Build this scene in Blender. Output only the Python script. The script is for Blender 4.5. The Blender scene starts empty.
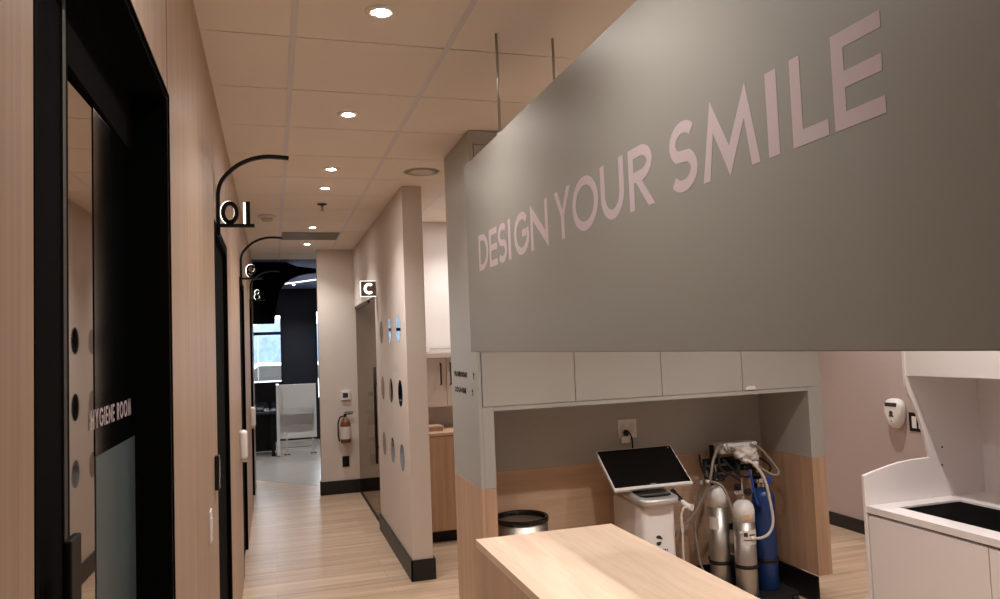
import bpy, bmesh, math, random
from mathutils import Vector, Matrix
random.seed(7)
C = bpy.context.scene.collection
SC = bpy.context.scene
PI = math.pi
EYE = 1.71
CEIL = 2.927

# ------------------------------------------------------------------ camera
YAW, PITCH, ROLL = 0.294766617, 0.058639985, -0.0385511377
def camera():
    cy, sy, cp, sp = math.cos(YAW), math.sin(YAW), math.cos(PITCH), math.sin(PITCH)
    f = Vector((sy*cp, cy*cp, sp)); rt = Vector((cy, -sy, 0)); up = rt.cross(f)
    c, s = math.cos(ROLL), math.sin(ROLL)
    a = c*rt + s*up; b = -s*rt + c*up
    cam = bpy.data.cameras.new('camera'); o = bpy.data.objects.new('camera', cam); C.objects.link(o)
    m = Matrix((a, b, -f)).transposed().to_4x4(); m.translation = (0, 0, EYE)
    o.matrix_world = m
    cam.sensor_width = 36; cam.lens = 753.6*36/1000; cam.clip_start = 0.02
    SC.camera = o
camera()

# ------------------------------------------------------------------ world and exposure
w = bpy.data.worlds.new('daylight'); SC.world = w; w.use_nodes = True
w.node_tree.nodes['Background'].inputs[0].default_value = (0.85, 0.92, 1.0, 1)
w.node_tree.nodes['Background'].inputs[1].default_value = 5.5
SC.view_settings.view_transform = 'Standard'; SC.view_settings.look = 'None'
SC.view_settings.exposure = 0.25; SC.view_settings.gamma = 1.0
SC.view_settings.use_curve_mapping = False
WARM = (1.0, 0.97, 0.945)
SPOT_W = 54.0      # corridor row
SPOT_R = 86.0     # lamps of the open room on the right, mostly unseen added fill

# ------------------------------------------------------------------ materials
def lin(c): return tuple((x/255/12.92 if x/255 <= 0.04045 else ((x/255+0.055)/1.055)**2.4) for x in c)
def mat(name, rgb, rough=0.5, metal=0.0, spec=0.5, emit=None, es=0.0, alpha=1.0, trans=0.0, bump=0.0, bscale=200.0, var=0.0):
    m = bpy.data.materials.new(name); m.use_nodes = True
    nt = m.node_tree; p = nt.nodes['Principled BSDF']
    c = lin(rgb) + (1,)
    p.inputs['Base Color'].default_value = c
    p.inputs['Roughness'].default_value = rough; p.inputs['Metallic'].default_value = metal
    p.inputs['Specular IOR Level'].default_value = spec
    p.inputs['Transmission Weight'].default_value = trans
    if emit: p.inputs['Emission Color'].default_value = lin(emit)+(1,); p.inputs['Emission Strength'].default_value = es
    if bump or var:
        tc = nt.nodes.new('ShaderNodeTexCoord'); n = nt.nodes.new('ShaderNodeTexNoise')
        n.inputs['Scale'].default_value = bscale; n.inputs['Detail'].default_value = 3
        nt.links.new(tc.outputs['Object'], n.inputs['Vector'])
        if bump:
            b = nt.nodes.new('ShaderNodeBump'); b.inputs['Strength'].default_value = bump; b.inputs['Distance'].default_value = 0.002
            nt.links.new(n.outputs['Fac'], b.inputs['Height']); nt.links.new(b.outputs['Normal'], p.inputs['Normal'])
        if var:
            r = nt.nodes.new('ShaderNodeValToRGB')
            r.color_ramp.elements[0].color = tuple(x*(1-var) for x in c[:3])+(1,); r.color_ramp.elements[1].color = tuple(min(1, x*(1+var)) for x in c[:3])+(1,)
            nt.links.new(n.outputs['Fac'], r.inputs['Fac']); nt.links.new(r.outputs['Color'], p.inputs['Base Color'])
    return m
def wood(name, dark, light, axis, fine=14.0, long=0.55, rough=0.42, wave=0.5):
    """laminate: grain stretched along the given axis"""
    m = bpy.data.materials.new(name); m.use_nodes = True
    nt = m.node_tree; p = nt.nodes['Principled BSDF']; p.inputs['Roughness'].default_value = rough
    tc = nt.nodes.new('ShaderNodeTexCoord'); mp = nt.nodes.new('ShaderNodeMapping')
    s = [fine]*3; s['xyz'.index(axis)] = long; mp.inputs['Scale'].default_value = s
    nt.links.new(tc.outputs['Object'], mp.inputs['Vector'])
    n1 = nt.nodes.new('ShaderNodeTexNoise'); n1.inputs['Scale'].default_value = 1.0; n1.inputs['Detail'].default_value = 5; n1.inputs['Distortion'].default_value = wave
    n2 = nt.nodes.new('ShaderNodeTexNoise'); n2.inputs['Scale'].default_value = 5.5; n2.inputs['Detail'].default_value = 3
    nt.links.new(mp.outputs[0], n1.inputs['Vector']); nt.links.new(mp.outputs[0], n2.inputs['Vector'])
    mx = nt.nodes.new('ShaderNodeMath'); mx.operation = 'MULTIPLY_ADD'; mx.inputs[1].default_value = 0.35
    nt.links.new(n2.outputs['Fac'], mx.inputs[0])
    m2 = nt.nodes.new('ShaderNodeMath'); m2.operation = 'MULTIPLY'; m2.inputs[1].default_value = 0.65
    nt.links.new(n1.outputs['Fac'], m2.inputs[0]); nt.links.new(m2.outputs[0], mx.inputs[2])
    r = nt.nodes.new('ShaderNodeValToRGB'); r.color_ramp.elements[0].position = 0.33; r.color_ramp.elements[1].position = 0.67
    r.color_ramp.elements[0].color = lin(dark)+(1,); r.color_ramp.elements[1].color = lin(light)+(1,)
    nt.links.new(mx.outputs[0], r.inputs['Fac']); nt.links.new(r.outputs['Color'], p.inputs['Base Color'])
    return m
def plank_floor(name):
    m = bpy.data.materials.new(name); m.use_nodes = True
    nt = m.node_tree; p = nt.nodes['Principled BSDF']; p.inputs['Roughness'].default_value = 0.34
    tc = nt.nodes.new('ShaderNodeTexCoord')
    br = nt.nodes.new('ShaderNodeTexBrick'); br.offset = 0.37
    br.inputs['Scale'].default_value = 1.0; br.inputs['Brick Width'].default_value = 1.25; br.inputs['Row Height'].default_value = 0.18
    br.inputs['Mortar Size'].default_value = 0.0015; br.inputs['Mortar Smooth'].default_value = 0.2; br.inputs['Bias'].default_value = 0.0
    br.inputs['Color1'].default_value = lin((214, 187, 160))+(1,); br.inputs['Color2'].default_value = lin((197, 167, 141))+(1,)
    br.inputs['Mortar'].default_value = lin((172, 142, 118))+(1,)
    nt.links.new(tc.outputs['Object'], br.inputs['Vector'])
    mp = nt.nodes.new('ShaderNodeMapping'); mp.inputs['Scale'].default_value = (0.7, 16, 1)
    nt.links.new(tc.outputs['Object'], mp.inputs['Vector'])
    n = nt.nodes.new('ShaderNodeTexNoise'); n.inputs['Scale'].default_value = 1.2; n.inputs['Detail'].default_value = 6; n.inputs['Distortion'].default_value = 0.4
    nt.links.new(mp.outputs[0], n.inputs['Vector'])
    r = nt.nodes.new('ShaderNodeValToRGB'); r.color_ramp.elements[0].position = 0.3; r.color_ramp.elements[1].position = 0.7
    r.color_ramp.elements[0].color = (0.66, 0.64, 0.62, 1); r.color_ramp.elements[1].color = (1, 1, 1, 1)
    nt.links.new(n.outputs['Fac'], r.inputs['Fac'])
    mx = nt.nodes.new('ShaderNodeMix'); mx.data_type = 'RGBA'; mx.blend_type = 'MULTIPLY'; mx.inputs[0].default_value = 1.0
    nt.links.new(br.outputs['Color'], mx.inputs[6]); nt.links.new(r.outputs['Color'], mx.inputs[7])
    nt.links.new(mx.outputs[2], p.inputs['Base Color'])
    return m
def glass(name, tint=(255, 255, 255), rough=0.0, ior=1.45):
    """thin clear sheet: mostly see-through, mirror-like at grazing angles"""
    m = bpy.data.materials.new(name); m.use_nodes = True
    nt = m.node_tree; nt.nodes.remove(nt.nodes['Principled BSDF']); out = nt.nodes['Material Output']
    tr = nt.nodes.new('ShaderNodeBsdfTransparent'); tr.inputs[0].default_value = lin(tint)+(1,)
    gl = nt.nodes.new('ShaderNodeBsdfGlossy'); gl.inputs['Roughness'].default_value = rough
    fr = nt.nodes.new('ShaderNodeFresnel'); fr.inputs[0].default_value = ior
    mx = nt.nodes.new('ShaderNodeMixShader')
    mx.inputs[0].default_value = 0.1
    if ior > 1.1: nt.links.new(fr.outputs[0], mx.inputs[0])
    nt.links.new(tr.outputs[0], mx.inputs[1]); nt.links.new(gl.outputs[0], mx.inputs[2])
    nt.links.new(mx.outputs[0], out.inputs[0])
    return m
M = {}
M['tile'] = mat('ceiling_tile', (241, 231, 219), 0.9, spec=0.2, bump=0.25, bscale=260)
M['grid'] = mat('ceiling_grid', (222, 214, 212), 0.35, spec=0.4)
M['gap'] = mat('shadow_gap', (60, 48, 40), 0.9)
M['wallwood'] = wood('wall_laminate', (164, 134, 111), (190, 160, 135), 'z', 17, 0.35, 0.45, 0.2)
M['white'] = mat('white_paint', (218, 206, 196), 0.75, spec=0.3, bump=0.1, bscale=300)
M['bright'] = mat('white_wall_paint', (236, 228, 224), 0.7, spec=0.3)
M['pink'] = mat('blush_paint', (182, 164, 158), 0.75, spec=0.3)
M['black'] = mat('black_paint', (9, 8.5, 8), 0.5, spec=0.3)
M['blackmatt'] = mat('matt_black', (7, 6.5, 6), 0.9, spec=0.05)
M['blackbase'] = mat('black_vinyl_base', (17, 15, 14), 0.45)
M['blackgloss'] = mat('black_gloss', (9, 9, 9), 0.12)
M['blackrubber'] = mat('black_rubber', (16, 16, 17), 0.7)
M['navy'] = mat('navy_paint', (18, 23, 40), 0.7)
M['navyceil_lit'] = mat('navy_ceiling_daylit', (112, 126, 176), 0.7)  # navy lightened to stand in for bluish daylight on the lobby ceiling
M['floor'] = plank_floor('oak_plank_floor')
M['fargrey'] = mat('grey_tile_floor', (190, 184, 178), 0.25, var=0.06, bscale=3)
M['greige'] = mat('grey_green_laminate', (174, 171, 165), 0.38, spec=0.45)
M['panelgrey'] = mat('satin_grey_panel', (140, 137, 128), 0.40, spec=0.9)
M['letter'] = mat('blush_satin_letter', (196, 178, 180), 0.30, 0.1)
M['oak_v'] = wood('oak_vertical', (174, 140, 112), (202, 167, 138), 'z', 16, 0.6)
M['oak_h'] = wood('oak_horizontal', (194, 160, 132), (216, 184, 157), 'x', 9, 0.8, wave=1.2)
M['oak_y'] = wood('oak_table', (206, 178, 154), (228, 202, 178), 'y', 11, 0.9, 0.33, wave=1.0)
M['oak_side'] = wood('oak_table_side', (176, 144, 118), (200, 166, 138), 'z', 12, 0.6)
M['steel'] = mat('brushed_steel', (186, 178, 168), 0.38, 1.0)
M['chrome'] = mat('chrome', (210, 208, 205), 0.12, 1.0)
M['alu'] = mat('cylinder_aluminium', (190, 184, 178), 0.36, 0.9)
M['whiteplastic'] = mat('white_plastic', (232, 226, 222), 0.35)
M['whitelam'] = mat('white_laminate', (234, 226, 224), 0.4)
M['silverplastic'] = mat('silver_plastic', (200, 196, 192), 0.3, 0.5)
M['blue'] = mat('blue_enamel', (32, 62, 118), 0.32)
M['bluehose'] = mat('blue_rubber', (34, 74, 170), 0.45)
M['greyhose'] = mat('grey_hose', (138, 130, 120), 0.45)
M['whitehose'] = mat('white_hose', (206, 198, 188), 0.4)
M['screen'] = mat('dark_screen', (10, 10, 11), 0.14)
M['emit_w'] = mat('halo_light', (255, 250, 240), 0.5, emit=(255, 250, 240), es=2.6)
M['lens'] = mat('downlight_lens', (255, 248, 240), 0.5, emit=(255, 246, 238), es=260)
M['led'] = mat('led_strip', (255, 246, 236), 0.5, emit=(255, 246, 236), es=2.0)
M['discglass'] = mat('dark_mirror_glass', (120, 120, 122), 0.03, 1.0)
M['discmatt'] = mat('taupe_disc', (150, 136, 122), 0.6)
M['doorglass'] = mat('mirrored_privacy_glass', (205, 196, 188), 0.02, 1.0)
M['frost'] = mat('frosted_grey_film', (100, 114, 114), 0.30, 0.35)
M['clear'] = glass('clear_glass')
M['smoke'] = glass('smoky_glass', (215, 210, 205), 0.0, 1.02)
M['paper'] = mat('label_paper', (222, 214, 206), 0.6)
M['orange'] = mat('orange_sticker', (222, 182, 122), 0.5)
M['red'] = mat('extinguisher_bronze_red', (122, 74, 50), 0.35)
M['ventgrey'] = mat('vent_grey', (128, 118, 106), 0.6)
M['spkgrey'] = mat('speaker_grille', (206, 194, 180), 0.7, bump=0.5, bscale=900)
M['deskwhite'] = mat('desk_white_gloss', (226, 224, 220), 0.25)
M['snow'] = mat('snow', (240, 244, 250), 0.8)
M['carwhite'] = mat('car_paint', (226, 230, 236), 0.25)
M['tree'] = mat('frosty_tree', (104, 124, 142), 0.9, var=0.5, bscale=6)
M['darkgrey'] = mat('dark_grey', (52, 50, 48), 0.5)
M['bag'] = mat('clear_vinyl_bag', (214, 208, 202), 0.25)

# ------------------------------------------------------------------ mesh helpers
class MB:
    def __init__(s): s.bm = bmesh.new()
    def box(s, x0, x1, y0, y1, z0, z1, mx=None, mi=0):
        vs = [s.bm.verts.new((x, y, z)) for x in (x0, x1) for y in (y0, y1) for z in (z0, z1)]
        if mx is not None:
            for v in vs: v.co = mx @ v.co
        for f in ((0, 1, 3, 2), (4, 6, 7, 5), (0, 4, 5, 1), (2, 3, 7, 6), (0, 2, 6, 4), (1, 5, 7, 3)):
            s.bm.faces.new([vs[i] for i in f]).material_index = mi
        return s
    def loft(s, rings, cap=True, mi=0, smooth=True, closed=True):
        R = [[s.bm.verts.new(p) for p in r] for r in rings]
        n = len(R[0])
        for a, b in zip(R, R[1:]):
            for i in range(n if closed else n-1):
                j = (i+1) % n
                f = s.bm.faces.new((a[i], a[j], b[j], b[i])); f.smooth = smooth; f.material_index = mi
        if cap:
            for r, fl in ((R[0], True), (R[-1], False)):
                f = s.bm.faces.new(list(reversed(r)) if fl else r); f.material_index = mi
        return s
    def lathe(s, c, prof, axis='z', n=28, mi=0, cap=True):
        c = Vector(c); rings = []
        for r, h in prof:
            r = max(r, 1e-4); ring = []
            for i in range(n):
                a = 2*PI*i/n; u, v = r*math.cos(a), r*math.sin(a)
                ring.append(c + Vector({'z': (u, v, h), 'y': (u, h, -v), 'x': (h, u, v)}[axis]))
            rings.append(ring)
        return s.loft(rings, cap, mi)
    def tube(s, pts, r, n=10, res=6, closed=False, mi=0, flat=None, smooth_path=True):
        P = [Vector(p) for p in pts]
        if smooth_path and len(P) > 2:
            Q = []
            for i in range(len(P)-1):
                p0, p1, p2, p3 = P[max(i-1, 0)], P[i], P[i+1], P[min(i+2, len(P)-1)]
                for k in range(res):
                    t = k/res
                    Q.append(0.5*((2*p1)+(p2-p0)*t+(2*p0-5*p1+4*p2-p3)*t*t+(3*p1-p0-3*p2+p3)*t**3))
            P = Q+[P[-1]]
        rings = []; up = None
        for i, p in enumerate(P):
            d = (P[min(i+1, len(P)-1)]-P[max(i-1, 0)]).normalized()
            if up is None:
                up = Vector((0, 0, 1)) if abs(d.z) < 0.9 else Vector((1, 0, 0))
            side = d.cross(up).normalized(); up = side.cross(d).normalized()
            rr = r(i/(len(P)-1)) if callable(r) else r
            rings.append([p+side*rr*math.cos(2*PI*k/n)+up*rr*math.sin(2*PI*k/n) for k in range(n)])
        return s.loft(rings, True, mi)
    def prism(s, poly, mx, depth, mi=0):
        """2-D polygon (u,v) pushed from w=0 to w=depth, then mapped by mx"""
        a = [s.bm.verts.new(mx @ Vector((u, v, 0))) for u, v in poly]
        b = [s.bm.verts.new(mx @ Vector((u, v, depth))) for u, v in poly]
        n = len(poly)
        s.bm.faces.new(list(reversed(a))).material_index = mi; s.bm.faces.new(b).material_index = mi
        for i in range(n):
            j = (i+1) % n; s.bm.faces.new((a[i], a[j], b[j], b[i])).material_index = mi
        return s
    def ribbon(s, pts, t, mx, depth, closed=False, mi=0):
        P = [Vector((p[0], p[1])) for p in pts]; n = len(P); L = []; Rr = []
        for i in range(n):
            pa = P[i-1] if (i > 0 or closed) else None
            pb = P[(i+1) % n] if (i < n-1 or closed) else None
            d1 = (P[i]-pa).normalized() if pa is not None else None
            d2 = (pb-P[i]).normalized() if pb is not None else None
            if d1 is None: d1 = d2
            if d2 is None: d2 = d1
            nn = Vector((-(d1.y+d2.y), d1.x+d2.x)).normalized()
            k = max(0.35, nn.dot(Vector((-d1.y, d1.x))))
            o = nn*(t/2/k); L.append(P[i]+o); Rr.append(P[i]-o)
        m = n if closed else n-1
        V = {}
        for nm, arr in (('L', L), ('R', Rr)):
            for z in (0, depth): V[nm, z] = [s.bm.verts.new(mx @ Vector((p.x, p.y, z))) for p in arr]
        for i in range(m):
            j = (i+1) % n
            for q in ((V['L', depth][i], V['R', depth][i], V['R', depth][j], V['L', depth][j]), (V['L', 0][j], V['R', 0][j], V['R', 0][i], V['L', 0][i]),
                      (V['L', 0][i], V['L', depth][i], V['L', depth][j], V['L', 0][j]), (V['R', 0][j], V['R', depth][j], V['R', depth][i], V['R', 0][i])):
                s.bm.faces.new(q).material_index = mi
        if not closed:
            for i in (0, n-1): s.bm.faces.new((V['L', 0][i], V['R', 0][i], V['R', depth][i], V['L', depth][i])).material_index = mi
        return s
    def build(s, name, m, parent=None, bevel=0.0, seg=2, smooth=False):
        bmesh.ops.recalc_face_normals(s.bm, faces=s.bm.faces)
        if parent is not None:
            off = world_loc(parent)
            for v in s.bm.verts: v.co -= off
        me = bpy.data.meshes.new(name); s.bm.to_mesh(me); s.bm.free()
        for x in (m if isinstance(m, (list, tuple)) else [m]): me.materials.append(x)
        if smooth:
            for p in me.polygons: p.use_smooth = True
        o = bpy.data.objects.new(name, me); C.objects.link(o)
        if parent is not None: o.parent = parent
        if bevel:
            b = o.modifiers.new('bevel', 'BEVEL'); b.width = bevel; b.segments = seg; b.limit_method = 'ANGLE'; b.angle_limit = math.radians(40)
        return o
def world_loc(o):
    v = Vector(o.location)
    while o.parent is not None: o = o.parent; v += Vector(o.location)
    return v
def tag(o, label=None, cat=None, group=None, kind=None):
    if label: o['label'] = label
    if cat: o['category'] = cat
    if group: o['group'] = group
    if kind: o['kind'] = kind
    return o
def thing(name, loc, label, cat, group=None, kind=None):
    o = bpy.data.objects.new(name, None); C.objects.link(o); o.location = loc; o.empty_display_size = 0.1
    return tag(o, label, cat, group, kind)
def struct(o, label, cat=None): return tag(o, label, cat, None, 'structure')
def copy_tree(o, parent=None):
    c = o.copy(); C.objects.link(c)
    if parent is not None: c.parent = parent
    for ch in list(o.children): copy_tree(ch, c)
    return c
def frame(o, u, v):
    """matrix mapping (u,v,w) to world; w = u x v"""
    u = Vector(u).normalized(); v = Vector(v).normalized(); n = u.cross(v)
    m = Matrix((u, v, n)).transposed().to_4x4(); m.translation = o
    return m
def rrect(x0, x1, y0, y1, r, n=5):
    P = []
    for cx, cy, a0 in ((x1-r, y1-r, 0), (x0+r, y1-r, PI/2), (x0+r, y0+r, PI), (x1-r, y0+r, 1.5*PI)):
        P += [(cx+r*math.cos(a0+PI/2*i/n), cy+r*math.sin(a0+PI/2*i/n)) for i in range(n+1)]
    return P
def arc(cx, cy, rx, ry, a0, a1, n=16):
    return [(cx+rx*math.cos(math.radians(a0+(a1-a0)*i/n)), cy+ry*math.sin(math.radians(a0+(a1-a0)*i/n))) for i in range(n+1)]

# ------------------------------------------------------------------ lettering: geometric capitals drawn as strokes
def glyph(mb, ch, u0, w, h, t, org, uv, vv, depth, v0=0.0):
    """one capital of width w and height h, its left edge at u0"""
    mx = frame(org, uv, vv) @ Matrix.Translation((u0, v0, 0))
    R = lambda pts, closed=False: mb.ribbon(pts, t, mx, depth, closed)
    Bx = lambda a, b, c, d: mb.prism([(a, c), (b, c), (b, d), (a, d)], mx, depth)
    k = t/2
    if ch == 'I': Bx(0, w, 0, h)
    elif ch == 'L': Bx(0, t, 0, h); Bx(t, w, 0, t)
    elif ch == 'E': Bx(0, t, 0, h); Bx(t, w, 0, t); Bx(t, w, h-t, h); Bx(t, w*0.98, h/2-k, h/2+k)
    elif ch == 'H': Bx(0, t, 0, h); Bx(w-t, w, 0, h); Bx(t, w-t, h/2-k, h/2+k)
    elif ch == 'T': Bx(0, w, h-t, h); Bx(w/2-k, w/2+k, 0, h-t)
    elif ch == 'A':
        mb.prism([(0, 0), (t*1.05, 0), (w/2, h*0.78), (w-t*1.05, 0), (w, 0), (w/2+t*0.3, h), (w/2-t*0.3, h)], mx, depth); Bx(w*0.28, w*0.72, h*0.24, h*0.24+t*0.9)
    elif ch == 'O': R(arc(w/2, h/2, w/2-k, h/2-k+t*0.05, 0, 360, 40)[:-1], True)
    elif ch == 'C': R(arc(w*0.52, h/2, w*0.52-k, h/2-k, 48, 312, 28))
    elif ch == 'D': R([(k, k)]+arc(w*0.36, h/2, w*0.64-k, h/2-k, -90, 90, 22)+[(k, h-k)], True)
    elif ch == 'U': R([(k, h)]+arc(w/2, w/2, w/2-k, w/2-k, 180, 360, 20)+[(w-k, h)])
    elif ch == 'G':
        R(arc(w*0.52, h/2, w*0.52-k, h/2-k, 42, 344, 30)+[(w-k*1.1, h*0.5+k)]); Bx(w*0.56, w-t*1.12, h*0.5-k, h*0.5+k)
    elif ch == 'S':
        r = h*0.27
        R(arc(w*0.52, h-k-(r-k*0.6), w*0.45-k*0.7, r-k*0.6, 35, 180, 14)+arc(w*0.52, h-k-(r-k*0.6), w*0.45-k*0.7, r-k*0.6, 188, 235, 5)
          + arc(w*0.48, r+k*0.35, w*0.50-k, r-k*0.6+k*0.0, 58, -145, 20))
    elif ch == 'R':
        Bx(0, t, 0, h); R([(t+0.0002, h-k)]+arc(w*0.5, h*0.72, w*0.46-k, h*0.28-k, 90, -90, 16)+[(t+0.0002, h*0.44+k)])
        mb.prism([(w*0.42+t*0.5, h*0.4398), (w*0.42-t*0.6, h*0.4398), (w-t*1.15, 0), (w, 0)], mx, depth)
    elif ch == 'Y':
        mb.prism([(0, h), (w/2-k, h*0.46), (w/2-k, 0), (w/2+k, 0), (w/2+k, h*0.46), (w, h), (w-t*1.12, h), (w/2, h*0.58), (t*1.12, h)], mx, depth)
    elif ch == 'N':
        mb.prism([(0, 0), (t, 0), (t, h*0.66), (w, -h*0.04), (w, h), (w-t, h), (w-t, h*0.33), (0, h*1.04)], mx, depth)
    elif ch == 'M':
        a = w*0.19
        mb.prism([(0, 0), (t*0.98, 0), (a+t*0.25, h*0.62), (w/2, 0-h*0.03), (w-a-t*0.25, h*0.62), (w-t*0.98, 0), (w, 0), (w-a, h*1.05), (w/2, h*0.36), (a, h*1.05)], mx, depth)
    elif ch == 'W':
        mb.prism([(0, h), (w*0.25, 0), (w*0.5, h*0.75), (w*0.75, 0), (w, h), (w-t, h), (w*0.75, t*1.8), (w*0.5, h), (w*0.25, t*1.8), (t, h)], mx, depth)
def word(mb, text, u0, u1, h, t, org, uv, vv, depth, gap=0.2):
    wd = {'I': t/h, 'M': 0.95, 'O': 0.95, 'G': 0.9, 'W': 1.1, 'E': 0.5, 'L': 0.48, 'S': 0.55, 'R': 0.58, ' ': 0.3}
    tot = sum(wd.get(c, 0.72) for c in text) + gap*(len(text)-1)
    sc = (u1-u0)/(tot*h); u = u0
    for c in text:
        ww = wd.get(c, 0.72)*h*sc
        if c != ' ': glyph(mb, c, u, ww, h, t, org, uv, vv, depth)
        u += ww + gap*h*sc

# ================================================================== SETTING
# ---- floor
XL = -0.2375
fb = MB(); fb.prism([(-2.6, -2.2), (4.9, -2.2), (4.9, 7.4), (3.6, 7.4), (3.6, 9.3), (1.12, 9.3), (-0.45, 11.05), (-2.6, 11.05)], Matrix.Translation((0, 0, -0.06)), 0.06)
struct(fb.build('floor', M['floor']), 'pale oak plank floor running down the corridor', 'floor')
fb = MB(); fb.prism([(-2.6, 11.06), (-0.445, 11.06), (1.125, 9.31), (2.6, 9.31), (2.6, 15.6), (-2.6, 15.6)], Matrix.Translation((0, 0, -0.06)), 0.06)
struct(fb.build('floor_lobby', M['fargrey']), 'light grey floor of the lobby at the corridor end', 'floor')

# ---- ceiling: tiles, wide bars along the corridor, narrow gaps across it
cb = MB(); S = 0.6085
gx = [0.0998 + S*k for k in range(-1, 9)]; gy = [2.951 + S*k for k in range(-9, 13)]
xb = [XL-0.02] + [g for g in gx if g > XL] + [5.0]
for x0, x1 in zip(xb, xb[1:]):
    for y0, y1 in zip(gy, gy[1:]):
        if y0 > 10.2: continue
        if y0 > 7.1 and x0 > 3.6: continue
        cb.box(x0+0.012, x1-0.012, y0+0.004, min(y1, 10.3)-0.004, CEIL, CEIL+0.02, mi=0)
for g in gx:
    if g > XL and g < 4.8: cb.box(g-0.0125, g+0.0125, gy[0], 10.3 if g < 3.6 else 7.3, CEIL-0.001, CEIL+0.012, mi=1)
cb.box(XL-0.02, 4.9, -2.6, 7.3, CEIL+0.021, CEIL+0.06, mi=2); cb.box(XL-0.02, 3.65, 7.3, 10.3, CEIL+0.021, CEIL+0.06, mi=2)
struct(cb.build('ceiling', [M['tile'], M['grid'], M['gap']]), 'suspended ceiling of cream square tiles with pale grid bars', 'ceiling')
fb = MB(); fb.box(-2.6, 2.6, 10.31, 15.6, CEIL+0.01, CEIL+0.1)
struct(fb.build('ceiling_lobby', M['navyceil_lit']), 'dark navy ceiling over the lobby at the corridor end', 'ceiling')

# ---- left wall, laminate panels with openings for the four doors
DOORS = [(0.90, 1.99, 2.354), (3.53, 4.50, 2.312), (6.16, 7.12, 2.312), (8.79, 9.75, 2.312)]
wl = MB(); G = 0.0075
def pan(y0, y1, z0, z1): wl.box(XL-0.10, XL, y0+G, y1-G, z0, z1)
pan(-2.2, -0.9, 0, CEIL); pan(-0.9, 0.90-0.0, 0, CEIL)
for i, (a, b, h) in enumerate(DOORS):
    pan(a, b, h+0.004, CEIL)
    nx = DOORS[i+1][0] if i < 3 else 10.5
    pan(b, nx, 0, CEIL)
wl.box(XL-0.14, XL-0.101, -2.2, 10.5, DOORS[0][2]+0.01, CEIL, mi=1)
struct(wl.build('wall_left', [M['wallwood'], M['gap']], bevel=0.0015, seg=1), 'oak laminate wall panels along the corridor with thin dark seams', 'wall')

# ---- hygiene-room door (black frame, mirrored glass, films, pull bar)
d1 = thing('door_1', (XL, 1.45, 0), 'black framed glass door lettered for the hygiene room', 'door', kind='structure')
y0, y1, h = DOORS[0]
m = MB(); m.box(-0.42, XL-0.001, y1-0.012, y1-0.0, 0, h); m.box(-0.42, XL-0.001, y0, y0+0.012, 0, h); m.box(-0.42, XL-0.001, y0+0.012, y1-0.012, h-0.012, h)
m.box(XL, XL+0.004, y1-0.002, y1+0.004, 0, h+0.004); m.box(XL, XL+0.004, y0, y1, h-0.002, h+0.004)
m.build('door_frame', M['blackmatt'], d1)
m = MB(); xg = -0.318
m.box(xg-0.045, xg+0.003, y0+0.016, 1.372, 0.01, 2.335); m.box(xg-0.045, xg+0.003, 1.372, y1-0.016, 2.20, 2.335); m.box(xg-0.045, xg+0.003, 1.372, y1-0.016, 0.01, 0.09)
m.box(xg-0.045, xg-0.012, 1.372, y1-0.016, 0.09, 2.20)
m.build('leaf_frame', M['blackmatt'], d1, bevel=0.002)
m = MB(); rot = Matrix.Translation((xg-0.004, 1.67, 0)) @ Matrix.Rotation(math.radians(-0.92), 4, 'Z')
m.box(-0.006, 0, -0.296, 0.300, 0.095, 2.197, mx=rot); m.build('glass_pane', M['doorglass'], d1)
m = MB(); m.box(0.0006, 0.0016, -0.082, 0.300, 1.528, 2.197, mx=rot); m.build('black_film', M['blackgloss'], d1)
m = MB(); m.box(0.0006, 0.0016, -0.078, 0.300, 0.096, 1.527, mx=rot); m.build('frosted_film', M['frost'], d1)
m = MB(); m.box(xg-0.008, xg+0.002, 1.971, 1.9735, 0.09, 2.20); m.build('glass_edge_glint', M['chrome'], d1)  # chrome strip added in place of a glint on the glass edge
m = MB(); word(m, 'HYGIENE ROOM', 0, 0.372, 0.036, 0.0058, rot @ Vector((0.0018, -0.118, 1.580)), rot.to_3x3() @ Vector((0, 1, 0)), (0, 0, 1), 0.0006, 0.22); m.build('lettering', M['letter'], d1)
pb = MB(); pb.box(-0.289, -0.277, 1.215, 1.273, 0.55, 1.455); o = pb.build('pull_handle', M['black'], d1, bevel=0.003)
for z in (0.68, 1.25):
    m = MB(); m.box(-0.3145, -0.2895, 1.232, 1.257, z, z+0.04); m.build('handle_standoff', M['black'], o)
m = MB(); m.box(xg+0.0035, xg+0.006, 1.326, 1.345, 0.02, 2.33); m.build('edge_strip', M['darkgrey'], d1)

# ---- the other three corridor doors: black, slightly recessed
DLAB = ['black flush door under the nearest arched number bracket', 'black flush door under the second arched number bracket', 'black flush door farthest down the corridor']
for i, (a, b, h) in enumerate(DOORS[1:]):
    d = thing('door_%d' % (i+2), (XL, (a+b)/2, 0), DLAB[i], 'door', kind='structure')
    m = MB(); m.box(XL-0.1, XL+0.001, a, a+0.05, 0, h); m.box(XL-0.1, XL+0.001, b-0.05, b, 0, h); m.box(XL-0.1, XL+0.001, a+0.05, b-0.05, h-0.05, h); m.build('door_frame', M['blackmatt'], d)
    m = MB(); m.box(XL-0.06, XL-0.02, a+0.052, b-0.052, 0.006, h-0.052); m.build('door_leaf', M['blackmatt'], d)
    m = MB(); m.box(XL-0.02, XL-0.004, a+0.09, a+0.115, 0.95, 1.25); m.build('pull_handle', M['blackmatt'], d)

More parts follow.
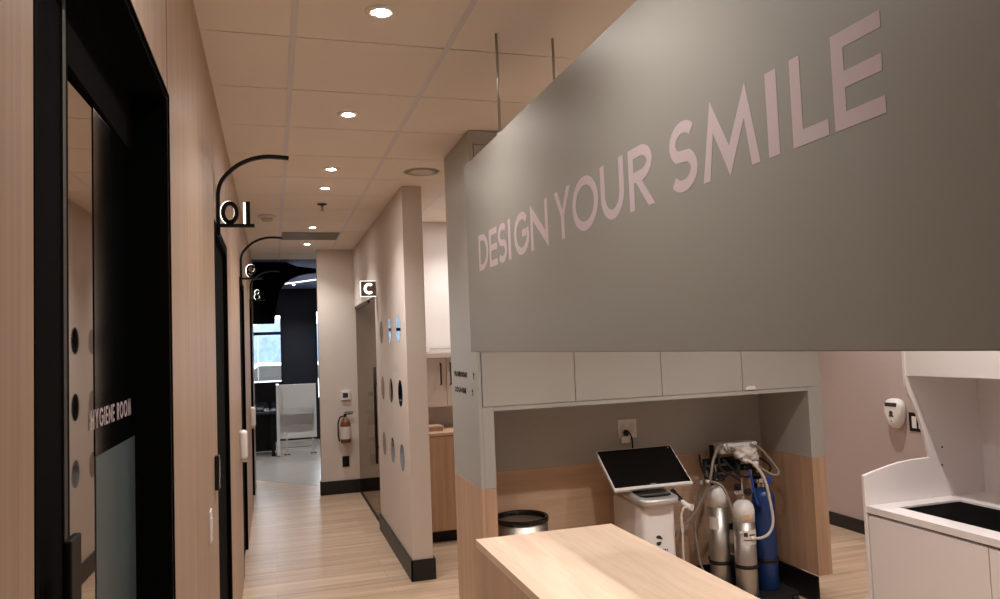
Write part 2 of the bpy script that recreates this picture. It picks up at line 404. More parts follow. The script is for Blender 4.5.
# ---- middle white wall with the discs, its plinth, the bulkhead over the glazed opening
wm = MB(); wm.box(0.953, 1.105, 5.59, 7.30, 0.0, CEIL-0.002); wm.box(0.958, 1.100, 7.30, 9.28, 2.22, CEIL-0.002)
wm_o = struct(wm.build('wall_middle', M['white'], bevel=0.003), 'white partition wall with nine round insets facing the corridor', 'wall')
m = MB(); T = 0.016; m.box(0.953-T, 0.952, 5.59-T, 7.30, 0, 0.152); m.box(0.953-T, 1.105+T, 5.59-T, 5.589, 0, 0.152); m.box(1.106, 1.105+T, 5.589, 7.15, 0, 0.152)
struct(m.build('baseboard_middle', M['blackbase'], bevel=0.003), 'tall black baseboard around the end of the white partition', 'baseboard')
for zi, z in enumerate((1.857, 1.352, 0.852)):
    for yi, y in enumerate((5.925, 6.415, 6.905)):
        m = MB(); m.lathe((0.953, y, z), [(0.104, -0.0015), (0.104, 0.0005)], 'x', 40)
        o = m.build('round_inset', M['discmatt'] if yi == 2 else M['discglass'], wm_o)
# ---- glazed consult-room front beyond it
gw = thing('window_2', (1.0, 8.3, 0), 'floor to ceiling clear glass front of the consult room', 'glass wall', kind='structure')
m = MB(); m.box(0.975, 0.985, 7.305, 9.275, 0.012, 2.215); m.build('glass_pane', M['smoke'], gw)
m = MB(); m.box(0.968, 0.992, 8.0, 9.275, 2.19, 2.225); m.box(0.968, 0.992, 7.305, 9.275, 0.0, 0.012); m.build('glazing_rail', M['darkgrey'], gw)
m = MB(); m.tube([(0.945, 7.41, 0.60), (0.945, 7.41, 1.53)], 0.014); m.box(0.945, 0.975, 7.40, 7.42, 0.75, 0.77); m.box(0.945, 0.975, 7.40, 7.42, 1.36, 1.38); m.build('pull_handle', M['black'], gw)

# ---- far cross wall at the corridor end, back wall of the bay, right wall, rear wall
m = MB(); m.box(0.527, 3.6, 9.28, 9.40, 0, CEIL-0.002)
struct(m.build('wall_far', M['white'], bevel=0.002), 'beige wall at the corridor end carrying the fire extinguisher', 'wall')
m = MB(); m.box(0.527-T, 0.9, 9.28-T, 9.279, 0, 0.158); m.box(0.9, 3.4, 9.28-T, 9.279, 0, 0.158); m.box(0.527-T, 0.526, 9.279, 9.40, 0, 0.158)
struct(m.build('baseboard_far', M['blackbase'], bevel=0.003), 'black baseboard below the fire extinguisher wall', 'baseboard')
m = MB(); m.box(1.106, 4.84, 7.20, 7.295, 0, CEIL-0.002)
struct(m.build('wall_back', M['bright'], bevel=0.002), 'bright white wall glimpsed behind the partition', 'wall')
m = MB(); m.box(4.72, 4.84, -2.2, 7.199, 0, CEIL-0.002)
struct(m.build('wall_right', M['pink'], bevel=0.002), 'blush painted wall behind the white dental cabinet', 'wall')
m = MB(); m.box(4.72-T, 4.719, -2.2, 7.18, 0, 0.112)
struct(m.build('baseboard_right', M['blackbase'], bevel=0.003), 'black baseboard along the blush wall', 'baseboard')
m = MB(); m.box(-0.34, 4.84, -2.3, -2.2, 0, CEIL-0.002)
struct(m.build('wall_rear', M['white']), 'white wall behind the viewer', 'wall')
m = MB(); m.box(3.6, 3.7, 7.296, 9.40, 0, CEIL-0.002)
struct(m.build('wall_consult', M['white']), 'side wall of the consult room', 'wall')

# ---- lobby shell: navy walls, two windows, arched bulkhead
m = MB(); LY = 15.2
for x0, x1, z0, z1 in ((-2.6, -0.80, 0, 3.0), (0.19, 0.80, 0, 3.0), (1.40, 2.6, 0, 3.0), (-0.80, 0.19, 0, 1.10), (-0.80, 0.19, 2.46, 3.0), (0.80, 1.40, 0, 0.76), (0.80, 1.40, 2.52, 3.0)):
    m.box(x0, x1, LY, LY+0.15, z0, z1)
struct(m.build('wall_lobby_end', M['navy']), 'dark navy end wall of the lobby with two windows', 'wall')
m = MB(); m.box(-2.7, -2.6, 10.5, 15.35, 0, 3.0); m.box(-2.6, XL-0.14, 10.5, 10.6, 0, 3.0)
struct(m.build('wall_lobby_left', M['navy']), 'dark navy side wall of the lobby', 'wall')
m = MB(); m.box(2.6, 2.7, 9.28, 15.35, 0, 3.0)
struct(m.build('wall_lobby_right', M['navy']), 'dark navy right side wall of the lobby', 'wall')
def win(n, x0, x1, z0, z1, bars, label):
    r = thing('window_%d' % n, ((x0+x1)/2, LY, z0), label, 'window', kind='structure')
    m = MB(); f = 0.04
    m.box(x0, x0+f, LY+0.03, LY+0.1, z0, z1); m.box(x1-f, x1, LY+0.03, LY+0.1, z0, z1); m.box(x0+f, x1-f, LY+0.03, LY+0.1, z0, z0+f); m.box(x0+f, x1-f, LY+0.03, LY+0.1, z1-f, z1)
    for b in bars: m.box(x0+f, x1-f, LY+0.03, LY+0.1, b-0.03, b+0.03)
    m.build('window_frame', M['navy'], r)
    m = MB(); m.box(x0+f, x1-f, LY+0.06, LY+0.066, z0+f, z1-f); m.build('glass_pane', M['clear'], r)
win(1, -0.80, 0.19, 1.10, 2.46, (2.08,), 'bright lobby window with a dark cross bar looking out on snow')
win(3, 0.80, 1.40, 0.76, 2.52, (), 'narrow bright lobby window beside the beige wall')
m = MB(); pr = [(-0.60, 2.10), (0.03, 2.10), (0.05, 2.25), (0.075, 2.40), (0.10, 2.52), (0.14, 2.60), (0.20, 2.67), (0.27, 2.715), (0.36, 2.75), (0.47, 2.775), (0.62, 2.79), (1.0, 2.79), (1.0, 2.835), (0.6, 2.84), (0.34, 2.875), (0.2, CEIL), (-0.60, CEIL)]
m.prism(pr, frame((0, 10.75, 0), (1, 0, 0), (0, 0, 1)), 0.14)
struct(m.build('trim_1', M['blackmatt']), 'black curved bulkhead sweeping across the lobby entrance', 'bulkhead')

# ---- outside the lobby windows
m = MB(); m.box(-14, 14, 15.6, 45, -0.2, -0.06)
struct(m.build('ground_outside', M['snow']), 'snowy ground outside the lobby windows', 'ground')
def car(loc, label):
    r = thing('car', loc, label, 'car'); X, Y, Z = loc
    prof = [(-2.1, 0.35), (2.1, 0.35), (2.15, 0.75), (1.95, 0.95), (1.1, 1.02), (0.55, 1.48), (-1.0, 1.5), (-1.7, 1.05), (-2.1, 0.95)]
    m = MB(); m.prism(prof, frame((X, Y+0.85, Z), (1, 0, 0), (0, 0, 1)), 1.7); m.build('body', M['carwhite'], r, bevel=0.08, seg=3)
    m = MB(); m.prism([(-1.45, 1.06), (0.95, 1.06), (0.5, 1.42), (-0.95, 1.44)], frame((X, Y-0.845, Z), (1, 0, 0), (0, 0, 1)), 0.02); m.build('side_window', M['darkgrey'], r)
    for wx in (-1.3, 1.3):
        for wy in (-0.86, 0.66):
            m = MB(); m.lathe((X+wx, Y+wy, Z+0.33), [(0.2, 0), (0.33, 0.02), (0.33, 0.18), (0.2, 0.2)], 'y', 24); m.build('wheel', M['blackrubber'], r)
car((0.6, 21.0, -0.06), 'white car parked in the snow outside the lobby window')
random.seed(3)
for i, (x, y, rr, hh) in enumerate(((-3.2, 32, 1.6, 3.6), (0.6, 38, 2.0, 3.0), (4.6, 33, 1.6, 3.3))):
    bm = bmesh.new(); bmesh.ops.create_icosphere(bm, subdivisions=3, radius=1.0)
    for v in bm.verts:
        k = 1+0.22*math.sin(7*v.co.x+i)*math.sin(6*v.co.y)*math.cos(8*v.co.z)+random.uniform(-0.06, 0.06)
        v.co = Vector((v.co.x*rr*k, v.co.y*rr*k, 1.9+hh*0.5*v.co.z*k))
    r = thing('tree', (x, y, -0.06), ['bluish bushy tree beyond the parked car, left in the lobby window', 'bluish bushy tree standing straight behind the parked car', 'bluish bushy tree beyond the narrow lobby window'][i], 'tree')
    b = MB(); b.bm.free(); b.bm = bm
    for v in bm.verts: v.co += Vector((x, y, -0.06))
    b.build('crown', M['tree'], r, smooth=True)
    b = MB(); b.lathe((x, y, -0.06), [(0.18, 0), (0.12, 1.2)], 'z', 10); b.build('trunk', M['darkgrey'], r)

# ================================================================== CEILING FITTINGS
def downlight(x, y, label, watts, group='recessed downlights'):
    CZ = CEIL if y < 10.3 else CEIL+0.01
    r = thing('downlight', (x, y, CZ), label, 'downlight', group)
    m = MB(); m.lathe((x, y, CZ), [(0.027, -0.0015), (0.030, -0.006), (0.052, -0.006), (0.058, -0.002), (0.058, -0.0005)], 'z', 32, cap=False); m.build('trim_ring', M['tile'], r)
    m = MB(); m.lathe((x, y, CZ), [(0.027, -0.0035), (0.018, -0.0045), (0.0005, -0.005)], 'z', 24); m.build('lens', M['lens'], r)
    l = bpy.data.lights.new('lamp', 'SPOT'); l.energy = watts; l.color = WARM; l.spot_size = math.radians(122); l.spot_blend = 1.0; l.shadow_soft_size = 0.035
    lo = bpy.data.objects.new('lamp', l); C.objects.link(lo); lo.parent = r; lo.location = (0, 0, -0.02)
    return r
CX = 0.40
for y, lab in ((2.66, 'nearest lit downlight in the corridor row, large and bright'), (3.89, 'second lit downlight along the corridor ceiling'), (5.11, 'third lit downlight along the corridor, first of a close pair'),
               (5.72, 'fourth corridor downlight, behind the close third one'), (7.58, 'fifth corridor downlight, just before the grey vent'), (8.78, 'farthest corridor downlight, just past the grey vent')):
    downlight(CX, y, lab, SPOT_W)
for x, y, lab in ((CX, 1.42, 'added fill downlight over the corridor beside the hygiene room door'), (CX, -1.0, 'added fill downlight behind the viewer'), (1.62, 2.66, 'added fill downlight over the work table'), (2.84, 2.66, 'downlight in front of the alcove doors'), (4.05, 2.66, 'added fill downlight over the white dental cabinet'),  # unseen lamps added as fill, except the one before the alcove doors
                  (1.62, 0.8, 'added fill downlight over the near end of the work table'), (2.84, 0.8, 'added fill downlight in the open floor beside the work table'), (4.05, 4.6, 'added fill downlight beside the blush wall'), (1.66, 6.72, 'downlight over the oak base cabinet bay'), (2.84, 6.2, 'downlight deep in the storage bay'), (2.2, 8.4, 'added fill downlight inside the consult room')):  # table-end, open-floor, blush-wall and consult-room lamps are unseen added fill
    downlight(x, y, lab, SPOT_W if x == CX else 46.0 if y == 6.72 else SPOT_R)
# lobby light strip and its small downlight
r = thing('light_strip', (0.5, 13.2, CEIL), 'thin glowing light strip across the navy lobby ceiling', 'ceiling light')
A_, B_ = Vector((0.02, 14.30, 0)), Vector((1.40, 12.21, 0)); d_ = (B_-A_).normalized(); fr_ = frame(A_+Vector((0, 0, CEIL)), d_, Vector((-d_.y, d_.x, 0))); LL = (B_-A_).length
m = MB(); m.box(0, LL, -0.02, 0.02, -0.006, 0.009, mx=fr_); m.build('diffuser', M['led'], r)
m = MB(); m.box(-0.01, LL+0.01, -0.03, 0.03, 0.0095, 0.0098, mx=fr_); m.build('housing', M['navy'], r)
for x, y, lab in ((0.40, 14.26, 'small lobby downlight beyond the light strip'), (-1.2, 12.0, 'added lobby fill downlight over the black desk'), (1.3, 12.0, 'added lobby fill downlight behind the beige wall')):  # the black-desk and beige-wall lamps are unseen, added to brighten the lobby
    downlight(x, y, lab, 100.0, 'lobby downlights')
# speaker, smoke detector, sprinkler, vent
r = thing('ceiling_speaker', (1.02, 5.115, CEIL), 'round flush grey ceiling speaker near the grey corner column', 'speaker')
m = MB(); m.lathe((1.02, 5.115, CEIL), [(0.128, -0.0005), (0.128, -0.002), (0.116, -0.003)], 'z', 40); m.build('rim', M['spkgrey'], r)
m = MB(); m.lathe((1.02, 5.115, CEIL), [(0.115, -0.0031), (0.06, -0.004), (0.001, -0.0045)], 'z', 40); m.build('grille', M['spkgrey'], r)
r = thing('smoke_detector', (-0.024, 6.945, CEIL), 'small round white smoke detector on the corridor ceiling', 'smoke detector')
m = MB(); m.lathe((-0.024, 6.945, CEIL), [(0.075, -0.0005), (0.075, -0.02), (0.068, -0.026)], 'z', 28); m.build('base', M['whiteplastic'], r)
m = MB(); m.lathe((-0.024, 6.945, CEIL), [(0.05, -0.0262), (0.046, -0.048), (0.02, -0.056), (0.001, -0.057)], 'z', 28); m.build('sensor_dome', M['spkgrey'], r)
r = thing('fire_sprinkler', (0.417, 6.36, CEIL), 'small pendent fire sprinkler in the corridor ceiling', 'sprinkler')
m = MB(); m.lathe((0.417, 6.36, CEIL), [(0.04, -0.0005), (0.036, -0.008), (0.014, -0.01)], 'z', 20); m.build('escutcheon', M['darkgrey'], r)
m = MB(); m.lathe((0.417, 6.36, CEIL), [(0.012, -0.0102), (0.012, -0.035), (0.006, -0.05), (0.022, -0.055), (0.022, -0.058)], 'z', 16); m.build('nozzle', M['steel'], r)
r = thing('ceiling_vent', (0.4, 8.17, CEIL), 'grey rectangular air vent panel in the corridor ceiling', 'vent')
m = MB(); x0, x1, y0, y1 = 0.114, 0.695, 7.90, 8.42
m.box(x0, x1, y0, y0+0.02, CEIL-0.006, CEIL-0.0015); m.box(x0, x1, y1-0.02, y1, CEIL-0.006, CEIL-0.0015); m.box(x0, x0+0.02, y0+0.02, y1-0.02, CEIL-0.006, CEIL-0.0015); m.box(x1-0.02, x1, y0+0.02, y1-0.02, CEIL-0.006, CEIL-0.0015)
m.build('vent_frame', M['ventgrey'], r)
m = MB()
for k in range(16): yy = y0+0.03+k*0.029; m.box(x0+0.02, x1-0.02, yy, yy+0.022, CEIL-0.005, CEIL-0.0018)
m.build('slats', M['ventgrey'], r)

# ================================================================== HANGING LETTERED PANEL
PX, PT = 0.84, 0.275
r = thing('hanging_panel', (PX+PT/2, 1.6, 1.683), 'large grey panel hung on thin rods, lettered in blush capitals', 'hanging sign')
m = MB(); m.box(PX, PX+PT, -0.35, 3.24, 1.678, 2.510); m.build('panel_body', M['panelgrey'], r, bevel=0.002)
org = Vector((PX-0.0002, 0, 2.016)); H = 0.150; T_ = 0.0255
m = MB()
for ch, a, b in (('D', 3.046, 2.902), ('E', 2.886, 2.776), ('S', 2.765, 2.648), ('I', 2.632, 2.600), ('G', 2.56, 2.399), ('N', 2.379, 2.213), ('Y', 2.153, 2.021), ('O', 2.008, 1.83), ('U', 1.811, 1.674), ('R', 1.646, 1.522),
                 ('S', 1.451, 1.336), ('M', 1.319, 1.133), ('I', 1.109, 1.079), ('L', 1.044, 0.96), ('E', 0.946, 0.845)):
    glyph(m, ch, -a, a-b, H, T_ if ch != 'I' else a-b, org, (0, -1, 0), (0, 0, 1), 0.0003)
m.build('lettering', M['letter'], r)
for x, y in ((0.863, 2.757), (1.099, 2.757), (0.863, 0.35), (1.099, 0.35)):
    m = MB(); m.tube([(x, y, 2.508), (x, y, CEIL-0.004)], 0.0055); m.lathe((x, y, 2.51), [(0.012, 0), (0.012, 0.018)], 'z', 16); m.build('hanging_rod', M['steel'], r)

# ================================================================== ALCOVE CABINET
Y0, YB, ZT = 4.065, 4.58, 0.912
r = thing('alcove_cabinet', (2.215, 4.38, 0), 'built-in grey and oak cabinet with an open alcove and overhead doors', 'cabinet')
def two(name, x0, x1, y0, y1, z0, z1, lowmat, bev=0.0015):
    m = MB(); m.box(x0, x1, y0, y1, ZT+0.0005, z1); o = m.build(name, M['greige'], r, bevel=bev); o['label'] = 'grey upper side panel' if 'back' not in name else 'grey upper back panel'
    m = MB(); m.box(x0, x1, y0, y1, z0, ZT-0.0005); o = m.build(name, M[lowmat], r, bevel=bev); o['label'] = 'oak lower side panel' if 'back' not in name else 'oak lower back panel'
two('side_panel', 1.085, 1.1075, Y0, 4.70, 0, CEIL-0.004, 'oak_v')
two('post', 1.108, 1.173, Y0, 4.70, 0, 1.3605, 'oak_v')
two('post', 3.261, 3.342, Y0, YB+0.1, 0.175, 1.3605, 'oak_v')
two('side_panel', 3.3425, 3.367, Y0+0.004, YB+0.12, 0.175, CEIL-0.004, 'oak_v')
two('back_panel', 1.174, 3.26, YB, YB+0.02, 0.0, 1.36, 'oak_h')
m = MB(); m.box(1.174, 3.26, Y0+0.022, 4.70, 1.336, 1.362); m.box(1.1085, 3.342, Y0+0.022, 4.70, 1.362, 2.922); m.box(1.174, 3.26, Y0+0.001, Y0+0.022, 1.336, 1.3595); m.box(1.1085, 3.342, Y0+0.001, Y0+0.022, 2.846, 2.922)
o = m.build('overhead_box', M['greige'], r)
DX = [1.110, 1.668, 2.226, 2.784, 3.342]
for a, b in zip(DX, DX[1:]):
    m = MB(); m.box(a+0.002, b-0.002, Y0-0.0005, Y0+0.0185, 1.3625, 2.843); d = m.build('door', M['greige'], r, bevel=0.0012)
    if a > 2.7:
        m = MB(); m.prism([(0, 0), (0.078, 0), (0.066, 0.022), (0.012, 0.022)], frame((2.80, Y0-0.001, 1.366), (1, 0, 0), (0, 0, 1)), 0.006); m.build('pull_tab', M['whiteplastic'], d)
m = MB(); m.box(3.249, 3.2602, Y0+0.001, YB-0.001, 0.0, 0.172); m.box(1.1745, 3.249, YB-0.012, YB-0.0008, 0.0, 0.172); m.box(1.174, 1.185, Y0+0.001, YB-0.012, 0.0, 0.172); m.build('alcove_baseboard', M['blackbase'], r, bevel=0.002)
m = MB(); m.box(3.262, 3.344, 4.34, YB+0.09, 0.0, 0.174); m.build('plinth', M['oak_v'], r)
# the two lines of small black wayfinding letters on the column side
for t_, z, ya, yb in (('WASHROOMS', 1.520, 4.617, 4.29), ('LOUNGE', 1.425, 4.610, 4.33)):
    m = MB(); word(m, t_, -ya, -yb, 0.032, 0.011, Vector((1.0848, 0, z)), (0, -1, 0), (0, 0, 1), 0.001, 0.14); m.build('wayfinding_lettering', M['black'], r)
    fr_ = frame((1.0848, 0, z), (0, -1, 0), (0, 0, 1)); c = -(yb-0.15)
    m = MB(); m.prism([(c-0.005, -0.006), (c+0.005, -0.006), (c+0.005, 0.018), (c+0.018, 0.018), (c, 0.036), (c-0.018, 0.018), (c-0.005, 0.018)], fr_, 0.001); m.build('wayfinding_arrow', M['black'], r)

# ================================================================== WORK TABLE
r = thing('work_table', (1.17, 2.5, 0), 'oak waterfall work table below the hanging panel', 'table')
tx0, tx1, ty0, ty1, tz = 0.834, 1.485, 1.70, 3.255, 0.86
m = MB(); m.box(tx0, tx1, ty0, ty1, tz-0.034, tz); m.build('tabletop', M['oak_y'], r, bevel=0.0015)
m = MB(); m.box(tx0+0.0005, tx0+0.034, ty0+0.001, ty1-0.001, 0, tz-0.0345); m.build('side_panel', M['oak_side'], r, bevel=0.0012)
m = MB(); m.box(tx1-0.034, tx1-0.0005, ty0+0.001, ty1-0.001, 0, tz-0.0345); m.build('side_panel', M['oak_side'], r, bevel=0.0012)
m = MB(); m.box(tx0+0.035, tx1-0.035, ty1-0.06, ty1-0.03, 0, tz-0.0345); m.build('end_panel', M['oak_side'], r)

# ================================================================== WASTE BIN
bx, by = 1.372, 4.265
r = thing('waste_bin', (bx, by, 0), 'round steel waste bin with a black rim inside the alcove', 'bin')
m = MB(); m.lathe((bx, by, 0), [(0.150, 0.02), (0.156, 0.03), (0.156, 0.672), (0.150, 0.673)], 'z', 48); m.build('body', M['steel'], r)
m = MB(); m.lathe((bx, by, 0), [(0.158, 0.674), (0.162, 0.676), (0.162, 0.697), (0.158, 0.702), (0.148, 0.702), (0.142, 0.69), (0.138, 0.40), (0.12, 0.385), (0.001, 0.385)], 'z', 48, cap=False); m.build('rim', M['blackgloss'], r)
m = MB(); m.lathe((bx, by, 0), [(0.152, 0), (0.152, 0.019)], 'z', 40); m.build('foot_ring', M['blackrubber'], r)

# ================================================================== SCANNER CART
sx0, sx1, sy0, sy1 = 2.044, 2.256, 4.03, 4.46
r = thing('scanner_cart', (2.15, 4.2, 0), 'white upright scanner cart with a tilted black touchscreen', 'dental scanner')
def vbox(x0, x1, y0, y1, rad, levels):
    return [[(x0+d+(p[0]-x0)*(x1-x0-2*d)/(x1-x0), y0+d+(p[1]-y0)*(y1-y0-2*d)/(y1-y0), z) for p in rrect(x0, x1, y0, y1, rad)] for z, d in levels]
m = MB(); m.loft(vbox(sx0, sx1, sy0, sy1, 0.035, ((0.075, 0.02), (0.085, 0.004), (0.12, 0), (0.715, 0), (0.728, 0.004), (0.733, 0.014)))); m.build('body', M['whiteplastic'], r)
m = MB(); m.loft(vbox(sx0-0.03, sx1+0.03, sy0-0.03, sy1+0.02, 0.05, ((0.045, 0.012), (0.05, 0.004), (0.068, 0.004), (0.0745, 0.014)))); m.build('base', M['silverplastic'], r)
for x in (sx0, sx1):
    for y in (sy0, sy1):
        m = MB(); m.lathe((x-0.012, y, 0.0225), [(0.014, 0), (0.022, 0.004), (0.022, 0.02), (0.014, 0.024)], 'x', 18); m.build('caster', M['blackrubber'], r)
m = MB()
tr = [[(x, y, z+0.10*(y-3.99)*f) for x, y, z in ring] for ring, f in zip(vbox(2.018, 2.282, 3.985, 4.31, 0.07, ((0.7335, 0.022), (0.737, 0.004), (0.755, 0.0), (0.768, 0.004), (0.773, 0.014))), (0, 0.3, 0.7, 1, 1))]
m.loft(tr); tray = m.build('tray', M['silverplastic'], r)
m = MB(); pd = [[(x, y, z+0.10*(y-3.99)) for x, y, z in ring] for ring in vbox(2.045, 2.255, 4.035, 4.29, 0.05, ((0.774, 0.0), (0.777, 0.002), (0.778, 0.006)))]
m.loft(pd); m.build('tray_pad', M['blackgloss'], tray)
# screen: leaning far back on a neck
u = Vector((1, 0, 0)); v = Vector((0, 0.26, 0.20)).normalized(); sc_ = frame((1.922, 4.14, 0.815), u, v)
W_, H_ = 0.527, 0.330
m = MB(); m.loft([[sc_ @ Vector((x, y, z)) for x, y in rrect(d, W_-d, d, H_-d, 0.008, 4)] for z, d in ((-0.022, 0.006), (-0.018, 0.0), (-0.004, 0.0), (-0.001, 0.003))], smooth=False); mon = m.build('monitor', M['whiteplastic'], r)
m = MB(); m.prism(rrect(0.009, W_-0.009, 0.020, H_-0.008, 0.004, 3), sc_ @ Matrix.Translation((0, 0, -0.0008)), 0.0014); m.build('screen', M['screen'], mon)
m = MB(); m.prism(rrect(W_*0.5-0.02, W_*0.5+0.02, 0.0235, 0.0285, 0.002, 2), sc_ @ Matrix.Translation((0, 0, 0.0007)), 0.0003); m.build('screen_mark', M['silverplastic'], mon); m = MB(); m.prism(rrect(W_-0.035, W_-0.022, H_-0.028, H_-0.016, 0.004, 3), sc_ @ Matrix.Translation((0, 0, 0.0007)), 0.0003); m.build('camera_dot', M['silverplastic'], mon)
m = MB(); m.tube([(2.15, 4.36, 0.73), (2.15, 4.37, 0.82), (2.17, 4.30, 0.895)], 0.03, 14); m.build('neck', M['silverplastic'], r)
m = MB(); fr_ = frame((2.117, sy0-0.0006, 0.497), (1, 0, 0), (0, 0, 1))
m.prism([(0, 0.048), (0.006, 0.058), (0.018, 0.062), (0.032, 0.056), (0.041, 0.043), (0.043, 0.034), (0.020, 0.040)], fr_, 0.001); m.prism([(0.002, 0.022), (0.034, 0.026), (0.033, 0.012), (0.024, 0.003), (0.011, 0.002), (0.003, 0.009)], fr_, 0.001); m.build('round_mark', M['darkgrey'], r)
m = MB(); fr_ = frame((2.135, sy0-0.0006, 0.463), (1, 0, 0), (0, 0, 1))
for k, (a, b) in enumerate(((0, 0.006), (0.011, 0.009), (0.024, 0.006), (0.034, 0.011), (0.050, 0.005))): m.prism(rrect(a, a+b, 0.004 if k % 2 else 0.0, 0.014, 0.002, 2), fr_, 0.001)
m.build('blue_wordmark', M['bluehose'], r)
# wand resting in the side cradle, with its white cable
r = thing('scanner_wand', (2.30, 4.05, 0.72), 'white handheld scanner wand resting at the cart side with white cable', 'scanner wand')
m = MB(); m.tube([(2.300, 4.12, 0.775), (2.310, 4.09, 0.750), (2.322, 4.05, 0.722), (2.333, 4.02, 0.708), (2.347, 3.995, 0.704)], lambda t: 0.010+0.010*t, 14); m.build('body', M['whiteplastic'], r)
m = MB(); m.tube([(2.296, 4.135, 0.787), (2.300, 4.12, 0.776), (2.311, 4.085, 0.748), (2.318, 4.06, 0.732)], 0.0135, 12); o = m.build('grip', M['blackgloss'], r)
m = MB(); m.tube([(2.332, 4.012, 0.695), (2.285, 3.985, 0.712), (2.264, 3.985, 0.66), (2.268, 3.985, 0.60), (2.266, 3.985, 0.45), (2.268, 3.98, 0.25), (2.312, 4.01, 0.10)], 0.006, 8); m.tube([(2.264, 3.985, 0.655), (2.268, 3.985, 0.60), (2.268, 3.985, 0.57)], 0.009, 8); m.build('cable', M['whitehose'], r)

# outlet with plug on the alcove back
r = thing('wall_outlet', (2.23, YB, 1.12), 'white double wall outlet on the grey alcove back', 'outlet')
m = MB(); m.box(2.167, 2.300, YB-0.007, YB-0.0005, 1.055, 1.180); pl = m.build('cover_plate', M['whiteplastic'], r, bevel=0.002)
for x in (2.200, 2.266):
    m = MB(); m.box(x-0.017, x+0.017, YB-0.0095, YB-0.007, 1.085, 1.152); s = m.build('socket', M['paper'], pl, bevel=0.001)
r = thing('power_adapter', (2.215, YB-0.03, 1.08), 'black plug and white adapter in the wall outlet with black cord', 'power plug')
m = MB(); m.lathe((2.218, YB-0.0096, 1.094), [(0.018, 0), (0.02, -0.006), (0.016, -0.03), (0.009, -0.04)], 'y', 18); m.build('plug', M['blackrubber'], r)
m = MB(); m.box(2.176, 2.236, YB-0.034, YB-0.0075, 1.028, 1.072); m.build('adapter', M['whiteplastic'], r, bevel=0.003)
m = MB(); m.tube([(2.238, YB-0.03, 1.09), (2.252, YB-0.03, 1.05), (2.253, YB-0.025, 0.96), (2.22, YB-0.03, 0.80), (2.20, YB-0.04, 0.45), (2.19, YB-0.05, 0.012), (2.25, YB-0.03, 0.010)], 0.005, 8); m.build('cord', M['blackrubber'], r)

# ================================================================== GAS TROLLEY, CYLINDERS, HOSES
r = thing('gas_trolley', (2.9, 4.36, 0), 'black cylinder trolley with straps and a white mixer box on top', 'trolley')
m = MB(); m.prism(rrect(2.62, 3.17, 4.12, 4.47, 0.05), Matrix.Translation((0, 0, 0.042)), 0.03); m.build('base', M['blackrubber'], r, bevel=0.003)
for x, y in ((2.67, 4.16), (3.12, 4.12), (2.67, 4.44), (3.12, 4.44)):
    m = MB(); m.lathe((x-0.014, y, 0.028), [(0.018, 0), (0.028, 0.004), (0.028, 0.024), (0.018, 0.028)], 'x', 20); m.build('caster', M['blackrubber'], r)
for x in (2.775, 3.095):
    m = MB(); m.box(x-0.012, x+0.012, 4.43, 4.455, 0.072, 0.985); m.build('post', M['black'], r, bevel=0.003)
m = MB(); m.box(2.788, 3.082, 4.44, 4.453, 0.42, 0.46); m.build('cross_bar', M['black'], r); m = MB(); m.box(2.788, 3.082, 4.44, 4.453, 0.80, 0.84); m.build('cross_bar', M['black'], r)
CYL = [(2.735, 4.345, 0.064, 0.74, 'alu'), (2.832, 4.205, 0.068, 0.665, 'alu'), (3.032, 4.275, 0.072, 0.71, 'blue')]
for x, y, rad, h, _ in CYL:
    m = MB(); m.lathe((x, y, 0.26), [(rad+0.001, -0.012), (rad+0.0055, -0.011), (rad+0.0055, 0.011), (rad+0.001, 0.012)], 'z', 36, cap=False)
    m.box(x-0.03, x+0.03, y+rad+0.004, 4.44, 0.252, 0.268); m.build('strap', M['blackrubber'], r)
m = MB(); m.loft(vbox(2.79, 3.08, 4.36, 4.46, 0.02, ((0.93, 0.006), (0.935, 0), (0.99, 0), (0.997, 0.006)))); mx_ = m.build('mixer_box', M['whiteplastic'], r)
m = MB()
for k in range(3): m.lathe((2.83+k*0.045, 4.3595, 0.962), [(0.014, 0), (0.013, -0.02), (0.001, -0.021)], 'y', 16)
m.build('mixer_knob', M['silverplastic'], mx_)
m = MB()
for x, y, z in ((2.70, 4.30, 0.83), (2.86, 4.28, 0.86), (3.00, 4.30, 0.85)): m.tube([(x, y+0.12, z+0.02), (x, y, z), (x-0.02, y-0.02, z-0.04)], 0.013, 10)
m.tube([(2.66, 4.33, 0.90), (2.63, 4.30, 0.80), (2.70, 4.28, 0.78), (2.80, 4.27, 0.83)], 0.008, 8)
m.tube([(2.76, 4.34, 0.93), (2.72, 4.26, 0.86), (2.78, 4.24, 0.82), (2.84, 4.22, 0.78)], 0.008, 8); m.tube([(2.80, 4.36, 0.90), (2.88, 4.27, 0.80), (2.98, 4.26, 0.80), (3.05, 4.30, 0.79)], 0.008, 8)
m.tube([(2.68, 4.44, 0.93), (2.64, 4.36, 0.88), (2.655, 4.33, 0.80), (2.71, 4.345, 0.80)], 0.007, 8)
m.tube([(3.10, 4.44, 0.90), (3.13, 4.32, 0.84), (3.08, 4.27, 0.80)], 0.007, 8); m.build('manifold_pipes', M['blackrubber'], r)
m = MB(); m.box(2.70, 3.10, 4.425, 4.44, 0.86, 0.90); m.box(2.845, 2.895, 4.30, 4.36, 0.86, 0.90); m.build('manifold_bracket', M['black'], r)
CL = ['silver gas cylinder with white shoulder, behind at the trolley left', 'front silver gas cylinder with white shoulder and orange sticker', 'blue gas cylinder at the right of the trolley']
